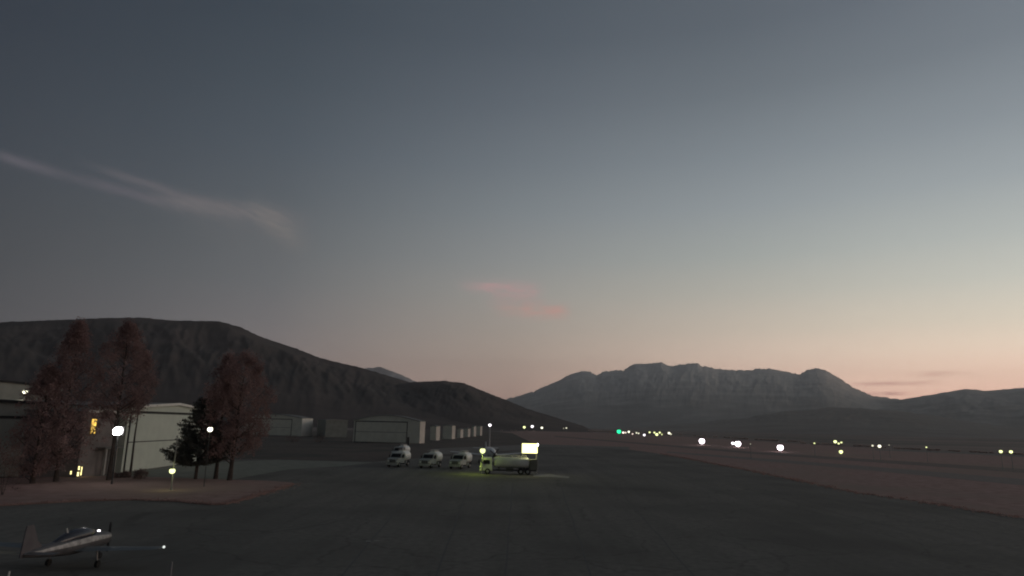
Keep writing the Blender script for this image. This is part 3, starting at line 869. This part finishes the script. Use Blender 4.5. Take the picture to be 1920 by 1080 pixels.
# bright floodlight on the white hangar
c = hp(223, 808, 83.5)
t = empty('floodlight', (c.x, c.y, 0), 0, 'very bright white floodlight on a mast in front of the white hangar', 'floodlight')
p = MB(); p.tube([(0, 0, 0), (0, 0, c.z - .5)], [.11, .08], 8); p.build('pole', DARKM, t)
fr = MB(); fr.box(-.55, .55, .05, .16, c.z - .5, c.z + .5); fr.build('housing', DARKM, t)
FL = glow('floodlight_light', (1, .97, .96), 14)
for dx, dz, rr_ in ((.0, .0, .52), (.22, .2, .3), (-.2, -.22, .32)):
    b = MB(); b.sphere((dx, -.25, c.z + dz), rr_, 14, 9, .95); b.build('lens', FL, t, True)
lightobj('lamp_light', (0, -.6, c.z), (1, .97, .92), 260, t, .4)
c = hp(47, 735, 118)
lamp(47, 735, 0, YW, 4, 4.0, 'small pale yellow lamp above the roof of the leftmost hangar', dist=118, energy=60, name='roof_lamp')
lamp(394, 805, 0, YW, 5, 4.3, 'white lamp shining through the trees right of the pine', dist=83, energy=40, pole_r=.04, polem=DARKM)
lamp(325, 883, 921, YE, 2.0, 5.0, 'yellow lamp halfway up a thin pale mast on the grass island', energy=25, arm=-.12, top=6.0, name='lamp_post', polem=mat('dim_mast', (.22, .22, .2), (.28, .28, .25), 1, .6), ground_z=.12)
# apron mast with a small light, and the round yellow lamp of the fuel stand
lamp(918.5, 797, 866, WH, 3, 2.6, 'tall slim mast with a small white light behind the fuel stand', pole_r=.17, name='light_mast', cat='mast', polem=mat('pale_mast', (.42, .4, .4), (.5, .48, .47), 1, .6))
t = lamp(905, 845, 889, YE, 1.6, 5.0, 'round yellow green lamp with a hood left of the big tank truck', energy=230, pole_r=.09, name='round_lamp', glow_col=(.78, 1, .18), off=(-1.6, -.9, -.6))
# lit sign on two posts
SY = 117.0
c0 = hp(978.5, 849.5, SY); c1 = hp(1008, 832, SY)
sw = c1.x - c0.x; zb = c0.z; zt = c1.z
t = empty('fuel_sign', ((c0.x + c1.x) / 2, SY, 0), 0, 'bright yellow white lit box sign on two posts behind the big tank truck', 'sign')
f = MB(); f.box(-sw / 2 - .03, sw / 2 + .03, .02, .4, zb - .04, zt + .04, .05); f.build('cabinet', STEEL, t)
f = MB(); f.box(-sw / 2 + .02, sw / 2 - .02, -.06, .018, zb, zt, .028); f.build('sign_face', glow('sign_light', (1, .96, .42), 2.4), t)
for s in (-sw / 2 + .12, sw / 2 - .2):
    p = MB(); p.box(s - .07, s + .07, .1, .3, 0.01, zb - .042); p.build('post', mat('sign_post', (.36, .36, .3), (.42, .42, .36), 1, .6), t)
lightobj('lamp_light', (0, -.6, (zb + zt) / 2), (1, .95, .45), 130, t, .6)
lamp(1006.5, 834, 0, (1, .95, 1), 12, 3.0, 'small white lamp at the upper right corner of the lit sign', dist=118.2, name='flood_lamp')
# three bright lamps by the runway, with smaller ones beside them
for i, (x, y, r_, L) in enumerate([(1316, 827, 4.9, 'leftmost of the three bright pinkish white lamps beside the runway'), (1383.5, 832, 5.1, 'middle one of the three bright pinkish white lamps beside the runway'), (1463, 839, 5.2, 'rightmost of the three bright pinkish white lamps beside the runway')]):
    lamp(x, y, [834.5, 839, 847][i], PK, 7, r_, L, 'bright lamps beside the runway', name='runway_lamp', energy=14, pole_r=.12)
lamp(1374, 831, 836, PK, 4, 2.4, 'small lamp just left of the middle bright runway lamp', name='runway_lamp')
# lights of the town and the valley road
far = [(983, 801, YE, 2.6, 'greenish lamp, leftmost of three at the foot of the left hill'), (998, 799.5, WH, 3.0, 'white lamp, middle of three at the foot of the left hill'), (1016, 802, YW, 2.4, 'pale lamp, rightmost of three at the foot of the left hill'),
       (1057, 803, YW, 1.2, 'very faint lamp, left one of a pair at the hill foot'), (1062, 802.5, YW, 1.5, 'very faint lamp, right one of a pair at the hill foot'),
       (1160.5, 809, GN, 4.4, 'green beacon at the left end of the town lights'), (1168.5, 811, (1, .85, .7), 2.2, 'warm lamp right beside the green beacon'), (1173, 811, (1, .85, .7), 2.0, 'second warm lamp right of the green beacon'),
       (1179, 809.5, YW, 2.2, 'yellowish lamp, third right of the green beacon'), (1186, 813.5, (1, .8, .7), 1.7, 'low reddish lamp among the town lights'), (1193.5, 811.5, YW, 1.8, 'pale lamp, left one of the close middle pair of town lights'),
       (1197.5, 812.5, YW, 1.6, 'pale lamp, right one of the close middle pair of town lights'), (1208, 815.5, WH, 2.5, 'lowest white lamp in the middle of the town lights'), (1218, 810.5, YE, 1.9, 'greenish lamp right of the lowest white town light'),
       (1227, 811, YE, 2.0, 'greenish lamp above and left of the bright yellow town lamp'), (1231.5, 814.5, YE, 2.9, 'bright yellow lamp low among the right hand town lights'), (1237, 811, YE, 2.0, 'greenish lamp above and right of the bright yellow town lamp'), (1241, 814.5, YE, 1.3, 'faint dot lamp right of the bright yellow town lamp'),
       (1254.5, 812, YW, 2.5, 'pale lamp at the right end of the town lights, upper one'), (1258, 814, YW, 1.6, 'pale lamp at the right end of the town lights, lower one'),
       (1527, 831, YE, 1.5, 'faint lamp left of the green lamps on the right'), (1566, 828, YE, 3.2, 'greenish lamp, topmost of the cluster on the right'), (1572.5, 831.5, YE, 2.0, 'small lamp, left one under the topmost greenish lamp'), (1577.5, 829.5, YE, 1.9, 'small lamp right of the topmost greenish lamp'),
       (1576.5, 847, YE, 4.0, 'yellow white lamp lowest of the cluster on the right, nearest the runway'), (1636, 835.5, YW, 2.0, 'smaller one of the lamp pair right of the green cluster'), (1649, 836.5, YW, 3.2, 'brighter one of the lamp pair right of the green cluster'),
       (1667, 834.5, YW, 1.0, 'faint dot lamp right of the lamp pair'), (1737, 838.5, YE, 1.5, 'lone faint lamp below the right foothill'), (1876.5, 846.5, YE, 3.2, 'left one of two yellow lamps near the right edge'), (1895.5, 847, YE, 3.3, 'right one of two yellow lamps near the right edge'),
       (1407, 832.5, YW, 1.2, 'faint dot lamp right of the middle bright runway lamp')]
for (x, y, col, r_, L) in far:
    hy = 798 + (x - 960) * math.tan(ROLL)
    drop = y - hy
    # a lamp head 4 m up on the flat valley floor
    dist = min(880, (H - 4.0) * F / max(drop, 2.7)) if y != 847 or x > 1800 else 255
    if col is GN: dist = 560
    st = 2.2 if r_ > 2 else 1.1
    if r_ < 1.3: st = 0.4
    lamp(x, y, 0, col, st, max(r_ * .85, 1.0), L, 'far lamps of the valley and town' if dist > 300 and col is not GN else None, dist=dist, energy=0, pole_r=.07, name='green_beacon' if col is GN else 'street_lamp', cat='beacon' if col is GN else 'lamp')
for (x, y) in ((185, 998),):
    g = gp(x, y + 4); c = hp(x, y, g.y)
    lamp(x, y, y + 4, WH, 6, 2.2, 'small white light on the apron just behind the nose of the light aircraft', name='apron_light', pole_r=.03, energy=5)


# ------------------------------------------------------------------ fuel trucks
def wheel(t, x, y, r=.5, w=.3):
    ty = MB(); ty.tube([(x - w / 2, y, r), (x - w / 2 + .04, y, r), (x + w / 2 - .04, y, r), (x + w / 2, y, r)], [r * .86, r, r, r * .86], 18)
    o = ty.build('wheel', RUBBER, t, True)
    ri = MB(); s = 1 if x > 0 else -1
    ri.tube([(x + s * (w / 2 - .02), y, r), (x + s * (w / 2 + .015), y, r)], [r * .55, r * .4], 14); ri.build('rim', STEEL, o)
    return o


def fuel_truck(L, label, group, hood=True, tank_m=WPAINT, cabm=WPAINT):
    """faces -y; origin under its middle"""
    t = empty('fuel_truck', (0, 0, 0), 0, label, 'tank truck', group)
    hw_ = 1.15; f = -L / 2
    ch = MB(); ch.box(-.45, .45, f + .5, L / 2 - .1, .55, .8); ch.box(-1.0, 1.0, f + 3.2, f + 3.4, .5, .85); ch.build('chassis', DARKM, t)
    cb = MB()
    if hood:
        prof = [(f + .25, .7), (f + .2, 1.45), (f + .45, 1.58), (f + 1.55, 1.72), (f + 2.05, 2.45), (f + 2.3, 2.58), (f + 3.2, 2.6), (f + 3.3, .7)]
    else:
        prof = [(f + .1, .6), (f + .05, 1.5), (f + .35, 2.5), (f + .6, 2.68), (f + 2.0, 2.7), (f + 2.1, .6)]
    def ring(x, ins):
        cy = sum(p[0] for p in prof) / len(prof); cz = 1.5
        return [(x, y + (cy - y) * ins, z + (cz - z) * ins) for y, z in prof]
    cb.rings([ring(-hw_ + .03, .04), ring(-hw_ + .1, 0), ring(hw_ - .1, 0), ring(hw_ - .03, .04)])
    cab = cb.build('cab', cabm, t)
    ws = MB()
    if hood:
        a, b = (f + 1.56, 1.76), (f + 2.02, 2.40)
    else:
        a, b = (f + .03, 1.5), (f + .30, 2.4)
    ws.add([(-.98, a[0] - .03, a[1]), (.98, a[0] - .03, a[1]), (.9, b[0] - .03, b[1]), (-.9, b[0] - .03, b[1]),
            (-.98, a[0] + .04, a[1] - .02), (.98, a[0] + .04, a[1] - .02), (.9, b[0] + .04, b[1] - .02), (-.9, b[0] + .04, b[1] - .02)],
           [(0, 1, 2, 3), (4, 7, 6, 5), (0, 4, 5, 1), (3, 2, 6, 7), (0, 3, 7, 4), (1, 5, 6, 2)])
    ws.build('windshield', GLASSD, cab)
    for s in (-1, 1):
        w = MB(); y0, y1 = (f + 2.15, f + 3.0) if hood else (f + .55, f + 1.6)
        xs = sorted((s * (hw_ - .02), s * (hw_ + .012))); w.box(xs[0], xs[1], y0, y1, 1.65, 2.3); w.build('side_window', GLASSD, cab)
        h = MB(); h.tube([(s * .86, f + (.22 if hood else .06), 1.12), (s * .86, f + (.13 if hood else .0), 1.12)], [.17, .15], 12)
        h.build('headlight', mat('headlight_glass', (.8, .8, .76), None, 1, .15), cab)
        m_ = MB(); m_.box(*sorted((s * 1.2, s * 1.42)), f + (1.7 if hood else .2), f + (1.78 if hood else .28), 1.7, 2.2); m_.tube([(s * 1.1, f + (1.8 if hood else .3), 1.95), (s * 1.3, f + (1.74 if hood else .24), 1.95)], .025, 6)
        m_.build('mirror', DARKM, cab)
    g = MB(); g.box(-.55, .55, f + (.16 if hood else .0), f + (.21 if hood else .06), .88, 1.4); g.build('grille', DARKM, cab)
    for k in range(4):
        s_ = MB(); s_.box(-.5, .5, f + (.13 if hood else -.03), f + (.158 if hood else -.002), .95 + k * .11, .99 + k * .11); s_.build('grille_bar', STEEL, cab)
    bp = MB(); bp.box(-1.15, 1.15, f - .05, f + .14, .45, .74, .04); bp.build('bumper', cabm, t)
    # tank with rounded ends, walkway rails and hose cabinet
    y0 = f + (3.5 if hood else 2.3); y1 = L / 2 - (.15 if hood else 1.3)
    tk = MB(); zc = 1.88; rx = 1.15; rz = .98 if hood else .88
    tk.loft_y([(y0 - .0, 0, zc, rx * .45, rz * .45), (y0 + .08, 0, zc, rx * .8, rz * .8), (y0 + .22, 0, zc, rx * .97, rz * .97), (y0 + .4, 0, zc, rx, rz), (y1 - .4, 0, zc, rx, rz),
               (y1 - .22, 0, zc, rx * .97, rz * .97), (y1 - .08, 0, zc, rx * .8, rz * .8), (y1, 0, zc, rx * .45, rz * .45)], 24, 2.4)
    tank = tk.build('tank', tank_m, t, True)
    wk = MB(); wk.box(-.4, .4, y0 + .5, y1 - .5, zc + rz - .03, zc + rz + .06)
    wk.build('walkway', TRIM, tank)
    for yy in np.linspace(y0 + 1.0, y1 - 1.0, 3):
        hcap = MB(); hcap.tube([(0, yy, zc + rz + .06), (0, yy, zc + rz + .2)], [.26, .24], 12); hcap.build('hatch', STEEL, tank)
    rl = MB()
    for s in (-.42, .42):
        rl.tube([(s, y0 + .5, zc + rz + .32), (s, y1 - .5, zc + rz + .32)], .02, 5)
        for yy in np.linspace(y0 + .5, y1 - .5, 5): rl.tube([(s, yy, zc + rz), (s, yy, zc + rz + .32)], .018, 5)
    rl.build('rail', TRIM, tank)
    for yy in (y0 + .9, y1 - .9):
        sdl = MB(); sdl.box(-.9, .9, yy - .12, yy + .12, .8, 1.15); sdl.build('saddle', DARKM, t)
    if not hood:
        cbn = MB(); cbn.box(-1.1, 1.1, y1 + .05, L / 2, .75, 2.5, .06); cbn.build('rear_cabinet', mat('dim_cabinet', (.12, .12, .1), (.15, .15, .13), 1, .6), t)
        ld = MB()
        for s in (.5, .9): ld.tube([(s, L / 2 + .08, .6), (s, L / 2 + .08, 2.9)], .025, 6)
        for k in range(7): ld.tube([(.5, L / 2 + .08, .75 + k * .3), (.9, L / 2 + .08, .75 + k * .3)], .02, 5)
        ld.build('ladder', STEEL, t)
    for s in (-1, 1):
        bx = MB(); bx.box(*sorted((s * .7, s * 1.08)), (y0 + y1) / 2 - .9, (y0 + y1) / 2 + .3, .5, 1.0, .04); bx.build('side_box', DARKM if not hood else cabm, t)
        fd = MB()
        ax = [f + 1.0 if hood else f + 1.3, L / 2 - 1.6] + ([L / 2 - 2.75] if not hood else [])
        for yy in ax: wheel(t, s * .98, yy)
        for yy in ax[1:]:
            pts = [(s * .98, yy + .62 * math.cos(a), .5 + .62 * math.sin(a)) for a in np.linspace(.15, math.pi - .15, 9)]
            rr = []
            for (x, y, z) in pts:
                rr.append([(x - .2, y, z), (x + .2, y, z), (x + .2, y, z + .03), (x - .2, y, z + .03)])
            fd.rings(rr)
        fd.build('mudguard', DARKM, t)
    return t


def place(o, px, py, rz):
    g = gp(px, py); o.location = (g.x, g.y, 0.0); o.rotation_euler = (0, 0, rz); return o


TGp = 'white fuel trucks parked side by side on the apron'
tr = fuel_truck(6.7, 'white fuel truck with dark square grille, leftmost of the front row', TGp, cabm=mat('grey_white_cab_paint', (.34, .35, .33), (.42, .43, .4), .8, .4))
place(tr, 748, 874.5, R(-14))
tr2 = copy_tree(tr); tr2['label'] = 'white fuel truck in the middle of the front row'; place(tr2, 808, 876.5, R(-16))
tr3 = copy_tree(tr); tr3['label'] = 'white fuel truck beside the round yellow lamp, its tank lit green'; place(tr3, 864, 878, R(-17))
tr4 = copy_tree(tr); tr4['label'] = 'white fuel truck parked behind the leftmost front truck'; place(tr4, 751, 859, R(-14))
big = fuel_truck(9.6, 'long pale tank truck standing side on under the lit sign', None, hood=False, tank_m=TPAINT, cabm=TPAINT)
place(big, 953, 889, R(-88))


# ------------------------------------------------------------------ aircraft
def wing(mb, root, tip, c0, c1, t0, t1, sweep=0.0):
    """aerofoil wing from root to tip; chord along y (nose at -y)"""
    root, tip = Vector(root), Vector(tip); rings = []
    prof = [(0, 0), (.06, .45), (.3, 1), (.7, .55), (1, .04), (.7, -.3), (.3, -.5), (.06, -.35)]
    for f in (0, .25, .5, .75, .93, 1):
        c = c0 + (c1 - c0) * f; th = (t0 + (t1 - t0) * f) * (1 if f < 1 else .4); p = root.lerp(tip, f)
        if f == 1: c *= .8
        rings.append([(p.x, p.y + (u_ - .3) * c, p.z + v_ * th) for u_, v_ in prof])
    mb.rings(rings)


def gear(t, x, y, top, r=.2):
    g = MB(); g.tube([(x, y, top), (x * 1.12, y, r + .02)], [.06, .04], 8); s = g.build('landing_gear', STEEL, t)
    w = MB(); w.tube([(x * 1.12 - .08, y, r), (x * 1.12 + .08, y, r)], r, 14); w.build('wheel', RUBBER, s, True)
    return s


# light low wing aircraft in front; local nose at -y
pl = empty('light_aircraft', (0, 0, 0), 0, 'small low wing propeller aircraft parked at the lower left with sky light painted along its side', 'aircraft')
fu = MB(); fu.loft_y([(-3.45, 0, 1.22, .2, .2), (-3.3, 0, 1.22, .38, .36), (-2.6, 0, 1.24, .5, .45), (-1.8, 0, 1.27, .56, .52), (-.9, 0, 1.3, .6, .56), (.3, 0, 1.3, .58, .55), (1.4, 0, 1.32, .42, .44), (2.8, 0, 1.36, .24, .28), (4.0, 0, 1.4, .08, .12)], 18, 2.3)
fu.build('fuselage', APAINT, pl, True)
cn = MB(); cn.loft_y([(-1.95, 0, 1.72, .14, .05), (-1.5, 0, 1.72, .42, .3), (-.9, 0, 1.72, .5, .47), (0, 0, 1.72, .49, .48), (.9, 0, 1.68, .38, .34), (1.7, 0, 1.62, .16, .12)], 16, 2.2)
cn.build('canopy', mat('canopy_glass', (.035, .035, .045), None, 1, .2, spec=.5), pl, True)
for s, nm in ((-1, ''), (1, '')):
    w = MB(); wing(w, (s * .45, -.55, 1.02), (s * 5.35, -.35, 1.22), 1.6, 1.0, .13, .07); wo = w.build('wing', mat('wing_paint', (.085, .1, .105), (.12, .135, .14), 1, .45), pl, True)
    nl = MB(); nl.sphere((s * 5.4, -.45, 1.24), .075, 8, 6); nl.build('tip_light', mat('tip_glass', (.8, .8, .76), None, 1, .2) if s > 0 else glow('tip_light', (.9, .95, .9), 1.1), wo)
    st = MB(); wing(st, (s * .08, 3.55, 1.45), (s * 1.75, 3.65, 1.5), .85, .6, .05, .03); st.build('tailplane', GOLD if s > 0 else APAINT, pl, True)
    gear(pl, s * 1.35, -.3, 1.1)
    # sky light on the upper fuselage side, put into a pale colour band
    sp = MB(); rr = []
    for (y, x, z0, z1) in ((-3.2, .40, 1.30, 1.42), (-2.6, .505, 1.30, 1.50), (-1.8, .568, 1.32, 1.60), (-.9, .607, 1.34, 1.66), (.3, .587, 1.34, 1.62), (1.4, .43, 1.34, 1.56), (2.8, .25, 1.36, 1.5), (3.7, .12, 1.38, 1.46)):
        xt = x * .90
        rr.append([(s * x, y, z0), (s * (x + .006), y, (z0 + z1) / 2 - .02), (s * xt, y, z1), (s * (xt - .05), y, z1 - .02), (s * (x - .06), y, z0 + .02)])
    sp.rings(rr); sp.build('painted_side_light', mat('side_light_tone', (.30, .29, .28), (.58, .56, .54), 3, .5), pl, True)
fin = MB(); fin.rings([[(-.035, y, z) for y, z in ((2.5, 1.55), (3.05, 2.05), (3.55, 2.95), (4.05, 2.95), (4.25, 1.3), (3.4, 1.35))], [(.035, y, z) for y, z in ((2.5, 1.55), (3.05, 2.05), (3.55, 2.95), (4.05, 2.95), (4.25, 1.3), (3.4, 1.35))]])
fin.build('fin', mat('fin_paint', (.10, .09, .097), (.13, .12, .125), 1, .5), pl)
sp = MB(); sp.loft_y([(-3.85, 0, 1.22, .02, .02), (-3.7, 0, 1.22, .12, .12), (-3.46, 0, 1.22, .19, .19)], 12); pr = sp.build('propeller', GOLD, pl, True)
for s in (-1, 1):
    b = MB(); rr = []
    for f, wd in ((.1, .05), (.4, .08), (.8, .07), (.98, .03)):
        z = 1.22 + s * f * .95; rr.append([(-wd, -3.60, z), (0, -3.63, z), (wd, -3.58, z), (0, -3.56, z)])
    b.rings(rr); b.build('blade', DARKM, pr)
g = MB(); g.tube([(0, -2.7, .85), (0, -2.85, .2)], [.05, .04], 8); gs = g.build('landing_gear', DARKM, pl)
w = MB(); w.tube([(-.07, -2.85, .18), (.07, -2.85, .18)], .18, 14); w.build('wheel', RUBBER, gs, True)
an = MB(); an.tube([(0, .55, 1.95), (0, .7, 2.35)], [.05, .03], 6); an.build('antenna', TRIM, pl)
pc = gp(137, 1043)
pl.location = (-23.6, 38.4, 0); pl.rotation_euler = (0, 0, R(178)); pl.scale = (.9,) * 3

# pale bollards near the aircraft
for (x, y, L, hpx) in ((318, 1092, 'thin pale marker post on the apron right of the light aircraft wing', 34), (14, 1094, 'short pale marker post at the lower left corner of the picture', 20)):
    g = gp(x, y); hh = hpx * g.y / F
    t = empty('marker_post', (g.x, g.y, 0), 0, L, 'post')
    b = MB(); b.tube([(0, 0, .05), (0, 0, hh)], [.05, .045], 10); b.build('post', mat('dim_post', (.24, .23, .23), (.3, .29, .28), 1, .8) if x > 100 else TRIM, t)
    b = MB(); b.tube([(0, 0, 0), (0, 0, .05)], [.16, .14], 12); b.build('foot', RUBBER, t)

# white turboprop behind the trucks, nose to the camera
tp = empty('turboprop_aircraft', (0, 0, 0), 0, 'white turboprop aircraft with long level wings parked behind the fuel trucks', 'aircraft')
fu = MB(); fu.loft_y([(-6.6, 0, 2.15, .22, .22), (-6.2, 0, 2.15, .5, .5), (-4.6, 0, 2.2, .66, .68), (-3.2, 0, 2.35, .82, .92), (-1.5, 0, 2.4, .85, .98), (2.5, 0, 2.4, .85, .95), (5.0, 0, 2.6, .5, .6), (7.2, 0, 2.85, .14, .2)], 20, 2.2)
fo = fu.build('fuselage', APAINT2, tp, True)
wn = MB(); wn.rings([[(-.62, -3.75, 2.68), (.62, -3.75, 2.68), (.5, -3.15, 3.08), (-.5, -3.15, 3.08)], [(-.6, -3.55, 2.66), (.6, -3.55, 2.66), (.48, -2.95, 3.05), (-.48, -2.95, 3.05)]]); wn.build('windshield', GLASSD, fo)
it = MB(); it.loft_y([(-6.45, 0, 1.72, .3, .16), (-6.2, 0, 1.74, .34, .2)], 14); it.build('air_intake', RUBBER, fo)
sp = MB(); sp.loft_y([(-7.1, 0, 2.15, .03, .03), (-6.9, 0, 2.15, .18, .18), (-6.61, 0, 2.15, .28, .28)], 14); pr = sp.build('propeller', DARKM, tp, True)
for k in range(4):
    a = R(45 + 90 * k + 8); b = MB(); rr = []
    for f, wd in ((.2, .07), (.8, .12), (1.3, .08)):
        cx, cz = f * math.cos(a), 2.15 + f * math.sin(a); nx_, nz_ = -math.sin(a) * wd, math.cos(a) * wd
        rr.append([(cx - nx_, -6.82, cz - nz_), (cx, -6.86, cz), (cx + nx_, -6.78, cz + nz_), (cx, -6.76, cz)])
    b.rings(rr); b.build('blade', DARKM, pr)
for s in (-1, 1):
    w = MB(); wing(w, (s * .7, -.8, 1.65), (s * 8.6, -.4, 2.35), 2.3, 1.1, .22, .1); w.build('wing', APAINT2, tp, True)
    st = MB(); wing(st, (s * .05, 6.2, 2.9), (s * 2.9, 6.5, 3.0), 1.3, .8, .08, .05); st.build('tailplane', APAINT2, tp, True)
    gear(tp, s * 2.1, -.1, 1.75, .35)
fin = MB(); fin.rings([[(-.06 * q, y, z) for y, z in ((4.9, 2.95), (6.5, 4.3), (7.4, 4.3), (7.5, 2.9))] for q in (-1, 1)]); fin.build('fin', APAINT2, tp)
g = MB(); g.tube([(0, -4.9, 1.7), (0, -5.0, .3)], [.07, .05], 8); gs = g.build('landing_gear', STEEL, tp)
w = MB(); w.tube([(-.1, -5.0, .28), (.1, -5.0, .28)], .28, 14); w.build('wheel', RUBBER, gs, True)
place(tp, 918, 868.5, R(10))

# utility cabinet by the curved roof hangar
g = gp(765, 835); t = empty('utility_cabinet', g, 0, 'dark upright utility cabinet at the right corner of the curved roof hangar', 'cabinet')
t.location.z = -0.018
b = MB(); b.box(-.4, .4, -.3, .3, .1, 3.0, .05); b.build('body', DARKM, t)
b = MB(); b.box(-.5, .5, -.4, .4, 0, .1); b.build('plinth', CONC, t)

# ------------------------------------------------------------------ haze
hz = MB(); hz.box(-16500, 16500, -1200, 16500, -2.0, HAZE_TOP)
hm = bpy.data.materials.new('haze_air'); hm.use_nodes = True; tt = hm.node_tree; tt.nodes.clear()
pv = tt.nodes.new('ShaderNodeVolumePrincipled'); oo = tt.nodes.new('ShaderNodeOutputMaterial')
pv.inputs['Color'].default_value = (1.0, .97, .935, 1); pv.inputs['Density'].default_value = HAZE
tt.links.new(pv.outputs[0], oo.inputs['Volume'])
ho = hz.build('haze', hm); ho['kind'] = 'stuff'; ho['label'] = 'thin evening haze over the valley'
